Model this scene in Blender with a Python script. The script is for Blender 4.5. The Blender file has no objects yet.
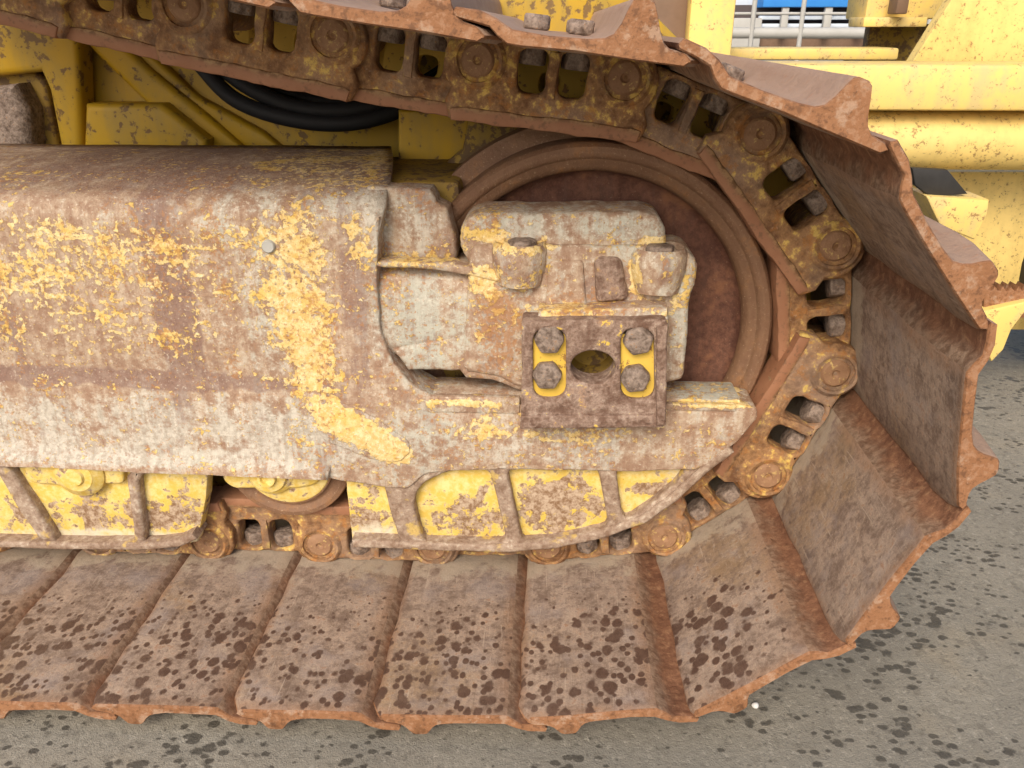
import bpy, bmesh, math, random
from mathutils import Vector, Matrix, geometry
random.seed(7)
S = bpy.context.scene
COL = S.collection
R = math.radians

# ------------------------------------------------------------------ camera
CAM_D, CAM_H, F_PX = 1.03637, 0.805, 819.235
PITCH, YAW, ROLL = 0.411919, -0.0478235, -0.00079888
cp, sp, cy, sy = math.cos(PITCH), math.sin(PITCH), math.cos(YAW), math.sin(YAW)
CF = Vector((sy*cp, cy*cp, -sp)); CR = Vector((cy, -sy, 0)); CU = CR.cross(CF)
CR, CU = CR*math.cos(ROLL) + CU*math.sin(ROLL), -CR*math.sin(ROLL) + CU*math.cos(ROLL)
cd = bpy.data.cameras.new('camera'); co = bpy.data.objects.new('camera', cd); COL.objects.link(co)
co.matrix_world = Matrix(((CR.x, CU.x, -CF.x, 0), (CR.y, CU.y, -CF.y, -CAM_D), (CR.z, CU.z, -CF.z, CAM_H), (0, 0, 0, 1)))
cd.sensor_width = 36; cd.lens = 36*F_PX/1024; cd.clip_end = 500; cd.clip_start = 0.02
S.camera = co

def W(px, py, Y=0.0):
    """photograph measurement -> metres (x, z) on the upright plane at depth Y"""
    d = CF*F_PX + CR*(px-512) + CU*(384-py)
    t = (CAM_D+Y)/d.y
    return (d.x*t, CAM_H + d.z*t)
def WP(pts, Y): return [W(a, b, Y) for a, b in pts]
def G(px, py, z=0.0):
    d = CF*F_PX + CR*(px-512) + CU*(384-py)
    t = (z-CAM_H)/d.z
    return (d.x*t, d.y*t-CAM_D)

# ------------------------------------------------------------------ materials
class NT:
    def __init__(s, name):
        s.m = bpy.data.materials.new(name); s.m.use_nodes = True
        s.t = s.m.node_tree; s.t.nodes.clear()
        s.out = s.n('ShaderNodeOutputMaterial'); s.b = s.n('ShaderNodeBsdfPrincipled')
        s.t.links.new(s.b.outputs[0], s.out.inputs[0])
        s.b.inputs['Specular IOR Level'].default_value = 0.3
    def n(s, k, **kw):
        o = s.t.nodes.new(k)
        for a, v in kw.items(): setattr(o, a, v)
        return o
    def put(s, sock, v):
        if v is None: return
        if hasattr(v, 'is_output') or isinstance(v, bpy.types.NodeSocket): s.t.links.new(v, sock)
        elif isinstance(v, (tuple, list)) and len(v) == 3 and sock.type == 'RGBA': sock.default_value = (*v, 1)
        else: sock.default_value = v
    def math(s, op, a, b=None, c=None, clamp=False):
        o = s.n('ShaderNodeMath', operation=op, use_clamp=clamp)
        s.put(o.inputs[0], a); s.put(o.inputs[1], b); s.put(o.inputs[2], c)
        return o.outputs[0]
    def vmath(s, op, a, b=None):
        o = s.n('ShaderNodeVectorMath', operation=op)
        s.put(o.inputs[0], a); s.put(o.inputs[1], b)
        return o.outputs['Value'] if op in ('LENGTH', 'DISTANCE', 'DOT_PRODUCT') else o.outputs[0]
    def add(s, *a):
        r = a[0]
        for x in a[1:]: r = s.math('ADD', r, x)
        return r
    def mul(s, a, b): return s.math('MULTIPLY', a, b)
    def step(s, v, lo, hi, a=0.0, b=1.0):
        o = s.n('ShaderNodeMapRange', interpolation_type='SMOOTHSTEP')
        s.put(o.inputs[0], v)
        for i, q in enumerate((lo, hi, a, b)): s.put(o.inputs[i+1], q)
        return o.outputs[0]
    def mix(s, f, a, b, mode='MIX'):
        o = s.n('ShaderNodeMix', data_type='RGBA', blend_type=mode)
        s.put(o.inputs[0], f); s.put(o.inputs[6], a); s.put(o.inputs[7], b)
        return o.outputs[2]
    def pos(s):
        return s.n('ShaderNodeNewGeometry').outputs['Position']
    def obj(s, rnd=True):
        c = s.n('ShaderNodeTexCoord').outputs['Object']
        if not rnd: return c
        r = s.n('ShaderNodeObjectInfo').outputs['Random']
        return s.vmath('ADD', c, s.vmath('MULTIPLY', s.xyz(r, r, r), (37.0, 53.0, 71.0)))
    def rand(s): return s.n('ShaderNodeObjectInfo').outputs['Random']
    def xyz(s, x, y, z):
        o = s.n('ShaderNodeCombineXYZ'); s.put(o.inputs[0], x); s.put(o.inputs[1], y); s.put(o.inputs[2], z)
        return o.outputs[0]
    def sep(s, v):
        o = s.n('ShaderNodeSeparateXYZ'); s.put(o.inputs[0], v); return o.outputs
    def noise(s, vec, scale, detail=3, rough=0.55, dist=0.0):
        o = s.n('ShaderNodeTexNoise'); s.put(o.inputs['Vector'], vec)
        o.inputs['Scale'].default_value = scale; o.inputs['Detail'].default_value = detail
        o.inputs['Roughness'].default_value = rough; o.inputs['Distortion'].default_value = dist
        return o.outputs['Fac']
    def voro(s, vec, scale, out='Distance', rnd=1.0):
        o = s.n('ShaderNodeTexVoronoi'); s.put(o.inputs['Vector'], vec); o.inputs['Scale'].default_value = scale
        o.inputs['Randomness'].default_value = rnd
        return o.outputs[out]
    def scale(s, v, t): return s.vmath('MULTIPLY', v, t)
    def region(s, p, ells, Y=-0.045):
        """soft patches where wear or paint sits on the surface, as (px, py, rx, ry, weight)"""
        tot = None
        for (px, py, rx, ry, w) in ells:
            x, z = W(px, py, Y); k = (CAM_D+Y)*1.12/F_PX
            d = s.vmath('LENGTH', s.vmath('MULTIPLY', s.vmath('SUBTRACT', p, (x, 0, z)), (1/(rx*k), 0, 1/(ry*k))))
            v = s.step(d, 1.35, 0.35, 0.0, w)
            tot = v if tot is None else s.add(tot, v)
        return tot
    def done(s, color, rough=0.75, bump=None, strength=0.4, dist=0.004, metal=0.0, spec=0.3):
        s.put(s.b.inputs['Base Color'], color); s.put(s.b.inputs['Roughness'], rough)
        s.put(s.b.inputs['Metallic'], metal); s.b.inputs['Specular IOR Level'].default_value = spec
        if bump is not None:
            o = s.n('ShaderNodeBump'); o.inputs['Strength'].default_value = strength
            o.inputs['Distance'].default_value = dist; s.put(o.inputs['Height'], bump)
            s.t.links.new(o.outputs[0], s.b.inputs['Normal'])
        return s.m

YEL = (.66, .43, .075); YEL2 = (.74, .55, .20)

def mat_frame():
    s = NT('weathered_frame_paint'); p = s.pos()
    nb = s.noise(p, 5, 3); nm = s.noise(p, 20, 5, .62); nA = s.noise(p, 125, 6, .64); nB = s.noise(s.vmath('ADD', p, (5, 3, 9)), 48, 6, .70)
    nf = s.noise(p, 120, 4, .7); nv = s.noise(p, 330, 3, .7)
    st = s.noise(s.scale(p, (34, 12, 2.4)), 1.0, 6, .65)
    st2 = s.noise(s.scale(p, (110, 40, 7)), 1.0, 4, .65)
    hz = s.noise(s.scale(p, (9, 40, 70)), 1.0, 5, .65)
    def off(v, k): return s.mul(s.math('SUBTRACT', v, .5), k)
    # bare rusted steel, mottled tan and mauve brown
    c = s.mix(s.step(s.add(nB, off(nm, .5), off(st2, .4)), .34, .68), (.31, .195, .13), (.52, .405, .295))
    c = s.mix(s.mul(s.step(s.add(nf, off(nA, .5)), .56, .68), .55), c, (.56, .45, .345))
    c = s.mix(s.mul(s.step(nf, .44, .34), .6), c, (.25, .14, .085))
    greyr = s.region(p, [(232, 260, 14, 100, .10), (264, 290, 12, 90, .15), (215, 300, 10, 60, .06), (120, 425, 290, 40, .24), (90, 300, 170, 80, -.10), (250, 300, 44, 110, .08), (130, 165, 300, 26, -.10), (350, 440, 60, 30, .1), (590, 300, 120, 100, .10), (530, 440, 200, 40, .04), (150, 459, 200, 6, .2), (280, 440, 70, 36, .14), (300, 205, 80, 14, .13), (355, 205, 30, 20, .18), (366, 290, 14, 80, .10), (120, 212, 160, 14, .06),
                         (560, 445, 240, 24, .07), (720, 395, 50, 14, .3), (430, 325, 60, 60, .20), (560, 228, 120, 14, .17), (682, 330, 14, 70, .25), (405, 220, 34, 34, .12), (100, 452, 260, 9, .2),
                         (600, 312, 80, 8, .2), (545, 285, 22, 40, .05), (460, 420, 40, 30, .06), (640, 236, 40, 20, .1)])
    gm = s.step(s.add(nB, off(st, 1.1), off(nm, .35), off(nf, .5), greyr), .48, .80)
    grey = s.mix(s.step(s.add(nf, off(st2, .6)), .34, .66), (.395, .35, .285), (.585, .545, .465))
    grey = s.mix(s.step(s.add(nb, s.region(p, [(430, 325, 70, 70, .2), (720, 395, 50, 14, .3), (560, 228, 120, 20, .1)])), .5, .7), grey, s.mix(nf, (.36, .365, .30), (.60, .60, .52)))
    c = s.mix(s.mul(gm, .88), c, grey)
    # dark soaked bands and drips
    darkr = s.region(p, [(40, 376, 200, 11, .50), (220, 384, 110, 9, .42), (166, 290, 14, 130, .50), (190, 320, 11, 90, .46), (60, 330, 130, 40, .10), (215, 330, 6, 70, .12), (243, 340, 5, 60, .12), (147, 230, 10, 50, .16), (30, 400, 9, 70, .14), (100, 330, 7, 60, .10), (128, 255, 14, 40, .08), (145, 172, 280, 34, .26), (352, 290, 16, 90, .14), (60, 395, 10, 60, .07), (180, 420, 8, 40, .10), (262, 410, 7, 60, .08),
                         (604, 288, 46, 24, .24), (520, 265, 26, 16, .16), (490, 335, 34, 50, .14), (640, 225, 40, 12, .12), (446, 240, 14, 40, .22), (662, 268, 24, 14, .10), (352, 300, 18, 90, .13), (350, 400, 36, 60, .09), (480, 350, 40, 30, .02), (60, 310, 90, 30, .03)])
    dm = s.step(s.add(nm, off(st, 1.1), off(hz, .30), off(nf, .35), darkr), .56, .80)
    c = s.mix(s.mul(dm, .72), c, s.mix(nf, (.15, .082, .066), (.29, .185, .15)))
    # paint left in flakes
    yr = s.region(p, [(310, 172, 90, 22, .15), (360, 165, 30, 24, .05), (40, 230, 60, 16, .11), (110, 240, 90, 16, .05), (155, 262, 90, 34, .075), (30, 275, 60, 30, .10), (140, 285, 190, 70, .05), (285, 232, 50, 30, .10), (300, 290, 36, 70, .20), (318, 372, 26, 46, .20), (290, 340, 30, 60, .10), (70, 330, 160, 40, .05), (300, 425, 26, 30, .09), (362, 240, 18, 26, .17),
                      (484, 278, 17, 18, .24), (490, 238, 28, 7, .20), (525, 246, 30, 5, .20), (650, 243, 24, 6, .22), (635, 275, 6, 24, .28), (500, 315, 40, 50, .07), (575, 305, 44, 6, .18),
                      (470, 401, 46, 5, .26), (715, 403, 44, 4, .24), (480, 425, 22, 16, .15), (560, 435, 90, 7, .13), (600, 425, 120, 12, .06),
                      (415, 263, 40, 6, .16), (660, 310, 26, 26, .07), (205, 168, 40, 7, .09), (600, 455, 150, 12, .03), (342, 420, 22, 18, .36), (366, 432, 24, 18, .36), (388, 446, 24, 17, .40), (402, 453, 14, 12, .36), (330, 414, 18, 16, .30)])
    yraw = s.add(nA, off(nm, .55), off(hz, .40), off(nf, .15), yr)
    ym = s.step(yraw, .61, .665)
    rim_ = s.mul(s.step(yraw, .585, .625), s.step(yraw, .665, .64))
    c = s.mix(s.mul(rim_, .3), c, (.30, .13, .05))
    yel = s.mix(s.step(nf, .35, .65), (.64, .43, .14), (.80, .64, .33))
    yel = s.mix(s.mul(s.step(nm, .48, .66), .7), yel, (.70, .46, .085))
    c = s.mix(s.mul(ym, .93), c, yel)
    orr = s.region(p, [(229, 330, 9, 170, .10), (60, 290, 110, 60, .03), (170, 250, 120, 60, .04), (310, 300, 40, 100, .04), (430, 440, 60, 20, .03), (500, 330, 30, 60, .14), (580, 300, 50, 14, .10), (600, 440, 120, 20, .03)])
    om = s.step(s.add(s.noise(p, 170, 5, .66), off(nm, .5), off(st, .4), orr), .585, .66)
    c = s.mix(s.mul(om, .65), c, s.mix(nf, (.30, .12, .045), (.50, .26, .10)))
    # pitting
    sp = s.step(s.add(nv, off(nA, .35)), .63, .70)
    c = s.mix(s.mul(sp, .6), c, (.27, .11, .05))
    c = s.mix(s.mul(s.step(s.noise(p, 240, 3, .65), .60, .68), .38), c, (.74, .66, .54))
    h = s.add(s.mul(ym, .5), s.mul(nA, .5), s.mul(nf, .6), s.mul(nv, .45), s.mul(nm, .4))
    return s.done(c, s.step(nm, .3, .7, .6, .85), h, .55, .004)

def mat_guard():
    s = NT('chipped_guard_paint'); p = s.pos()
    nm = s.noise(p, 26, 5, .62); nf = s.noise(p, 85, 4, .65); nv = s.noise(p, 280, 3, .7); st = s.noise(s.scale(p, (34, 14, 4)), 1.0, 4, .6)
    yel = s.mix(s.step(nf, .35, .65), (.66, .46, .09), (.76, .61, .26))
    yel = s.mix(s.step(st, .5, .75), yel, (.64, .43, .08))
    wr = s.region(p, [(330, 440, 10, 10, .0), (560, 505, 46, 34, .18), (470, 515, 34, 36, .14), (660, 490, 26, 10, .2), (100, 515, 60, 24, .09), (20, 510, 40, 26, .07), (150, 515, 40, 24, .09), (185, 505, 26, 34, .12), (365, 520, 30, 24, .12)], -.03)
    wm = s.step(s.add(s.mul(nm, .45), s.mul(nf, .55), wr), .555, .61)
    c = s.mix(wm, yel, s.mix(s.step(s.noise(p, 150, 5, .7), .36, .64), (.22, .125, .065), (.50, .38, .27)))
    pale = s.region(p, [(120, 536, 180, 12, .4), (375, 535, 40, 20, .4), (440, 543, 60, 8, .35), (580, 538, 60, 8, .3), (690, 470, 40, 24, .36)], -.03)
    c = s.mix(s.step(s.add(pale, s.mul(nf, .5)), .42, .75), c, (.66, .60, .45))
    c = s.mix(s.mul(s.step(nv, .66, .72), .6), c, (.24, .11, .05))
    return s.done(c, .7, s.add(s.mul(wm, -.6), s.mul(nf, .5), s.mul(nv, .3)), .45, .003)

def mat_lip():
    s = NT('scraped_brown_edge'); p = s.pos()
    nm = s.noise(p, 32, 6, .66); nf = s.noise(p, 120, 5, .7); nv = s.noise(p, 320, 3, .65)
    c = s.mix(s.step(s.add(s.mul(nm, .5), s.mul(nf, .5)), .36, .64), (.21, .13, .085), (.45, .345, .26))
    c = s.mix(s.mul(s.step(s.add(s.mul(nf, .6), s.mul(nm, .4)), .54, .66), .7), c, (.60, .53, .42))
    c = s.mix(s.mul(s.step(s.noise(p, 24, 5, .65), .58, .66), .8), c, (.60, .42, .12))
    c = s.mix(s.mul(s.step(nv, .60, .68), .4), c, (.23, .11, .06))
    return s.done(c, .72, s.add(nm, nf, s.mul(nv, .4)), .6, .004)

def mat_plate():
    s = NT('brown_scaled_plate'); p = s.pos()
    nm = s.noise(p, 30, 6, .66); nf = s.noise(p, 120, 5, .7); nv = s.noise(p, 330, 3, .65)
    c = s.mix(s.step(s.add(s.mul(nm, .5), s.mul(nf, .5)), .36, .64), (.15, .085, .058), (.37, .265, .205))
    c = s.mix(s.mul(s.step(s.add(s.mul(nf, .6), s.mul(nm, .4)), .55, .66), .6), c, (.47, .40, .33))
    c = s.mix(s.mul(s.step(nm, .60, .68), .6), c, (.36, .18, .07))
    c = s.mix(s.step(s.add(s.mul(nf, .5), s.mul(nm, .5), s.region(p, [(560, 345, 5, 40, .1), (613, 400, 8, 8, .1), (595, 343, 20, 4, .1), (600, 426, 50, 5, .07), (620, 350, 5, 40, .08)], -.096)), .625, .65), c, (.70, .48, .10))
    c = s.mix(s.mul(s.step(nv, .60, .68), .5), c, (.20, .10, .06))
    return s.done(c, .72, s.add(nm, s.mul(nf, .8), s.mul(nv, .4)), .7, .005)

def mat_link():
    s = NT('rusty_track_link'); p = s.obj(); w = s.pos()
    nb = s.noise(p, 7, 2); nm = s.noise(p, 28, 5, .62); nf = s.noise(p, 95, 4, .65); nv = s.noise(p, 320, 2, .6)
    c = s.mix(s.step(s.add(s.mul(nm, .5), s.mul(nf, .5)), .36, .62), (.15, .07, .032), (.40, .225, .10))
    c = s.mix(s.mul(s.step(nb, .45, .65), .6), c, s.mix(nf, (.24, .16, .11), (.40, .29, .22)))
    ym = s.step(s.add(s.mul(nm, .45), s.mul(nf, .55), s.mul(s.rand(), .04)), .55, .625)
    c = s.mix(s.mul(ym, .8), c, s.mix(s.step(nf, .4, .65), (.42, .24, .04), (.70, .50, .13)))
    c = s.mix(s.mul(s.step(s.noise(p, 60, 5, .68), .52, .64), .6), c, (.40, .17, .045))
    c = s.mix(s.mul(s.step(s.noise(p, 18, 5, .65), .52, .66), .6), c, s.mix(nf, (.09, .055, .035), (.22, .145, .10)))
    c = s.mix(s.mul(s.step(nv, .62, .72), .35), c, (.45, .34, .24))
    return s.done(c, .72, s.add(s.mul(nm, .7), s.mul(nf, .6), s.mul(nv, .25)), .6, .005)

def mat_rail():
    s = NT('polished_rusty_rail'); p = s.obj()
    nm = s.noise(p, 25, 4, .6); nf = s.noise(p, 110, 3, .6); sx, sy_, sz = s.sep(s.n('ShaderNodeTexCoord').outputs['Object'])
    c = s.mix(nm, (.24, .10, .05), (.40, .205, .115))
    c = s.mix(s.mul(s.step(nf, .55, .70), .7), c, (.17, .09, .05))
    c = s.mix(s.step(s.add(sz, s.mul(nm, -.02)), .052, .044), c, s.mix(s.step(nf, .4, .6), (.16, .085, .04), (.36, .22, .11)))
    return s.done(c, .6, s.add(nm, s.mul(nf, .5)), .3, .003)

def mat_pin():
    s = NT('rusty_pin_head'); p = s.obj()
    nm = s.noise(p, 50, 4, .6); nf = s.noise(p, 160, 3, .6)
    c = s.mix(nm, (.19, .095, .05), (.40, .235, .13))
    c = s.mix(s.step(nf, .58, .68), c, (.52, .36, .14))
    return s.done(c, .65, s.add(nm, nf), .5, .003)

def mat_nut():
    s = NT('grey_brown_nut'); p = s.obj()
    nm = s.noise(p, 70, 5, .66); nf = s.noise(p, 190, 4, .66)
    c = s.mix(s.step(s.add(s.mul(nm, .5), s.mul(nf, .5)), .36, .64), (.11, .075, .056), (.34, .265, .215))
    c = s.mix(s.step(nf, .6, .7), c, (.30, .16, .07))
    return s.done(c, .6, s.add(nm, nf), .6, .004)

def mat_shoe():
    s = NT('worn_track_shoe'); p = s.obj(); w = s.pos(); q = s.n('ShaderNodeTexCoord').outputs['Object']
    nb = s.noise(p, 5, 3); nm = s.noise(p, 30, 6, .68); nf = s.noise(p, 105, 5, .70); nv = s.noise(p, 320, 3, .7)
    st = s.noise(s.scale(p, (55, 5.0, 55)), 1.0, 6, .68); st2 = s.noise(s.scale(p, (150, 9, 150)), 1.0, 3, .6)
    c = s.mix(s.step(s.add(s.mul(nm, .5), s.mul(nf, .5)), .38, .62), (.17, .115, .085), (.39, .29, .22))
    c = s.mix(s.mul(s.step(s.add(st, s.mul(s.math('SUBTRACT', nf, .5), .6)), .44, .74), .5), c, s.mix(nf, (.15, .105, .082), (.29, .22, .17)))
    c = s.mix(s.mul(s.step(s.add(nb, s.mul(s.math('SUBTRACT', nf, .5), .5)), .52, .72), .6), c, s.mix(nm, (.235, .14, .065), (.33, .22, .115)))
    c = s.mix(s.mul(s.step(st2, .56, .72), .35), c, (.13, .085, .058))
    c = s.mix(s.mul(s.step(s.noise(s.scale(p, (230, 16, 230)), 1.0, 4, .65), .60, .70), .45), c, (.50, .40, .31))
    c = s.mix(s.mul(s.step(s.noise(p, 12, 5, .66), .50, .66), .5), c, s.mix(nf, (.23, .18, .165), (.37, .31, .275)))
    c = s.mix(s.mul(s.step(s.add(nv, s.mul(s.math('SUBTRACT', nm, .5), .4)), .56, .68), .5), c, (.42, .335, .25))
    c = s.mix(s.mul(s.step(s.add(s.mul(nf, .7), s.mul(nm, .4)), .62, .70), .5), c, (.26, .115, .05))
    # orange fringe close to the rims of each plate, pale dry mud beside the chain
    sx, sy_, sz = s.sep(q)
    edge = s.math('MAXIMUM', s.step(sy_, -.27, -.303), s.math('MAXIMUM', s.step(sx, -.018, -.035), s.step(sx, .085, .127)))
    c = s.mix(s.mul(s.step(s.add(s.mul(edge, .55), s.mul(nm, .8)), .62, 1.15), .6), c, (.25, .125, .06))
    mud = s.step(s.add(sy_, s.mul(s.math('SUBTRACT', nm, .5), .12)), -.075, .0)
    c = s.mix(s.mul(s.step(s.add(s.mul(mud, .5), s.mul(nm, .8)), .62, .9), .6), c, (.40, .335, .25))
    # rain drops that landed on the lower, upward facing shoes
    x, y, z = s.sep(w)
    wob = s.vmath('ADD', w, s.scale(s.n('ShaderNodeTexNoise').outputs['Color'], (0, 0, 0)))
    d1 = s.voro(s.vmath('ADD', s.scale(w, (48, 38, 3)), s.scale(s.xyz(nf, nm, nf), (.55, .55, 0))), 1.0)
    d2 = s.voro(s.vmath('ADD', s.scale(w, (84, 68, 3)), s.scale(s.xyz(nm, nf, nm), (.5, .5, 0))), 1.0)
    clump = s.noise(w, 11, 3, .6)
    reach = s.mul(s.step(y, -.02, -.19), s.step(z, .22, .10))
    th1 = s.mul(s.step(clump, .12, .60), s.mul(reach, .44)); th2 = s.mul(s.step(clump, .0, .55), s.mul(reach, .40))
    wet = s.math('MAXIMUM', s.step(s.math('SUBTRACT', th1, d1), -.03, .08), s.step(s.math('SUBTRACT', th2, d2), -.03, .08))
    c = s.mix(s.mul(wet, s.step(nm, .30, .6, .72, .95)), c, s.mix(nf, (.055, .028, .019), (.11, .06, .044)))
    return s.done(c, s.step(wet, 0, 1, .78, .45), s.add(s.mul(nm, .6), s.mul(nf, .6), s.mul(nv, .35), s.mul(st, .5)), .5, .004)

def mat_shoe_edge():
    s = NT('orange_rust_edge'); p = s.obj()
    nm = s.noise(p, 20, 4, .6); nf = s.noise(p, 120, 4, .65)
    c = s.mix(nm, (.20, .082, .032), (.36, .18, .09))
    c = s.mix(s.mul(s.step(nf, .53, .64), .8), c, (.15, .07, .035))
    c = s.mix(s.mul(s.step(s.noise(p, 45, 5, .68), .54, .64), .7), c, (.40, .27, .185))
    c = s.mix(s.mul(s.step(s.noise(p, 300, 3, .65), .60, .68), .5), c, (.12, .055, .03))
    c = s.mix(s.mul(s.step(nf, .47, .38), .35), c, (.42, .255, .16))
    return s.done(c, .75, s.add(nm, nf), .5, .004)

def mat_shoe_lip():
    s = NT('dark_red_rust'); p = s.obj(); sx, sy_, sz = s.sep(s.n('ShaderNodeTexCoord').outputs['Object'])
    nm = s.noise(p, 22, 5, .65); nf = s.noise(p, 100, 5, .68)
    c = s.mix(s.step(s.add(s.mul(nm, .5), s.mul(nf, .5)), .36, .64), (.12, .052, .028), (.25, .12, .065))
    c = s.mix(s.mul(s.step(nf, .54, .66), .6), c, (.30, .17, .09))
    old = s.mix(s.step(nf, .38, .62), (.16, .095, .06), (.28, .19, .13))
    c = s.mix(s.step(s.add(sx, s.mul(s.math('SUBTRACT', nm, .5), .045)), .149, .124), c, old)
    return s.done(c, .75, s.add(nm, nf), .6, .004)

def mat_shoe_out():
    s = NT('dusty_outer_shoe'); p = s.obj()
    nm = s.noise(p, 20, 5, .62); nf = s.noise(p, 110, 4, .65); st = s.noise(s.scale(p, (60, 6, 60)), 1.0, 4, .6)
    c = s.mix(nm, (.29, .18, .125), (.44, .305, .22))
    c = s.mix(s.mul(s.step(st, .5, .7), .5), c, (.29, .165, .11))
    c = s.mix(s.mul(s.step(nf, .6, .7), .5), c, (.38, .18, .09))
    return s.done(c, .75, s.add(nm, nf), .5, .004)

def mat_idler_rim():
    s = NT('rusted_idler_rim'); p = s.pos()
    nm = s.noise(p, 22, 5, .62); nf = s.noise(p, 100, 4, .65)
    d = s.vmath('LENGTH', s.scale(s.vmath('SUBTRACT', p, (.0525, 0, .419)), (1, 0, 1)))
    rings = s.add(s.mul(s.noise(s.xyz(s.mul(d, 120), 0, 0), 1.0, 3, .6), .5), s.mul(nf, .5))
    c = s.mix(nm, (.125, .06, .036), (.28, .16, .09))
    c = s.mix(s.mul(s.step(rings, .48, .68), .5), c, (.30, .19, .11))
    c = s.mix(s.mul(s.step(s.add(s.mul(nm, .6), s.mul(nf, .4)), .52, .64), .7), c, (.30, .145, .06))
    c = s.mix(s.mul(s.step(nf, .57, .66), .5), c, (.13, .065, .04))
    c = s.mix(s.mul(s.step(s.noise(p, 300, 3, .65), .60, .7), .5), c, (.46, .34, .22))
    return s.done(c, .65, s.add(nm, nf, s.mul(rings, .5)), .45, .004)

def mat_disc():
    s = NT('dark_red_web_disc'); p = s.pos()
    nm = s.noise(p, 14, 6, .66); nf = s.noise(p, 90, 5, .7); nv = s.noise(p, 330, 3, .65); st = s.noise(s.scale(p, (50, 10, 5)), 1.0, 5, .65)
    c = s.mix(s.step(s.add(s.mul(nm, .5), s.mul(nf, .5)), .36, .64), (.085, .035, .024), (.20, .092, .058))
    c = s.mix(s.mul(s.step(st, .50, .70), .55), c, (.12, .065, .05))
    c = s.mix(s.mul(s.step(s.add(s.mul(nm, .7), s.mul(nf, .3)), .54, .66), .6), c, (.27, .125, .06))
    c = s.mix(s.mul(s.step(nv, .66, .73), .6), c, (.40, .28, .18))
    return s.done(c, .65, s.add(nm, nf, s.mul(nv, .4)), .55, .004)

def mat_paint(name, a, b, rustc=(.25, .12, .05), rust=.72, scale=24, rough=.5, dirt=None):
    s = NT(name); p = s.pos()
    nb = s.noise(p, 3, 3); nm = s.noise(p, scale, 5, .62); nf = s.noise(p, scale*4, 4, .65); st = s.noise(s.scale(p, (22, 22, 3)), 1.0, 4, .6)
    c = s.mix(nb, a, b)
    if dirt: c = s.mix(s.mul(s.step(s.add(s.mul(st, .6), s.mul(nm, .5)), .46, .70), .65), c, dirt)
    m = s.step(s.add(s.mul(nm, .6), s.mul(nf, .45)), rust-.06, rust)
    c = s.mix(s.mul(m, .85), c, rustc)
    return s.done(c, rough, s.add(s.mul(m, -.5), s.mul(nm, .3)), .25, .003)

def mat_plain(name, a, b, scale=30, rough=.6, spec=.3):
    s = NT(name); p = s.pos(); nm = s.noise(p, scale, 5, .6)
    return s.done(s.mix(nm, a, b), rough, nm, .25, .003, spec=spec)

def mat_ground():
    s = NT('wet_spotted_concrete'); p = s.pos()
    nb = s.noise(p, 1.6, 4, .6); nm = s.noise(p, 14, 6, .65); nf = s.noise(p, 120, 5, .7); nv = s.noise(p, 420, 2, .6)
    c = s.mix(nm, (.215, .195, .155), (.345, .315, .255))
    c = s.mix(s.mul(s.step(nb, .42, .66), .7), c, s.mix(nf, (.15, .137, .112), (.24, .22, .18)))
    c = s.mix(s.mul(s.step(nf, .56, .70), .55), c, (.155, .14, .115))
    c = s.mix(s.mul(s.step(nf, .44, .34), .45), c, (.44, .405, .335))
    c = s.mix(s.mul(s.step(nv, .68, .74), .5), c, (.52, .50, .45))
    c = s.mix(s.mul(s.step(s.noise(p, 5, 4, .6), .56, .72), .45), c, (.34, .285, .20))
    c = s.mix(s.mul(s.step(s.noise(p, 48, 5, .7), .52, .64), .45), c, (.13, .115, .092))
    c = s.mix(s.mul(s.step(s.noise(p, 240, 3, .7), .58, .68), .5), c, (.10, .09, .075))
    v1 = s.voro(s.vmath('ADD', s.scale(p, (28, 40, 0)), s.scale(s.xyz(nf, nm, nf), (.8, .8, 0))), 1.0)
    v2 = s.voro(s.vmath('ADD', s.scale(p, (52, 78, 0)), s.scale(s.xyz(nm, nf, nm), (.8, .8, 0))), 1.0)
    cl = s.noise(p, 6, 3, .6)
    th = s.step(cl, .26, .70)
    wet = s.math('MAXIMUM', s.step(s.math('SUBTRACT', s.mul(th, .36), v1), -.02, .09), s.step(s.math('SUBTRACT', s.mul(th, .50), v2), -.02, .09))
    c = s.mix(s.mul(wet, .80), c, (.06, .053, .043))
    return s.done(c, s.step(wet, 0, 1, .85, .5), s.add(s.mul(nm, .5), s.mul(nf, .6), s.mul(nv, .3)), .6, .006)

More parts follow.
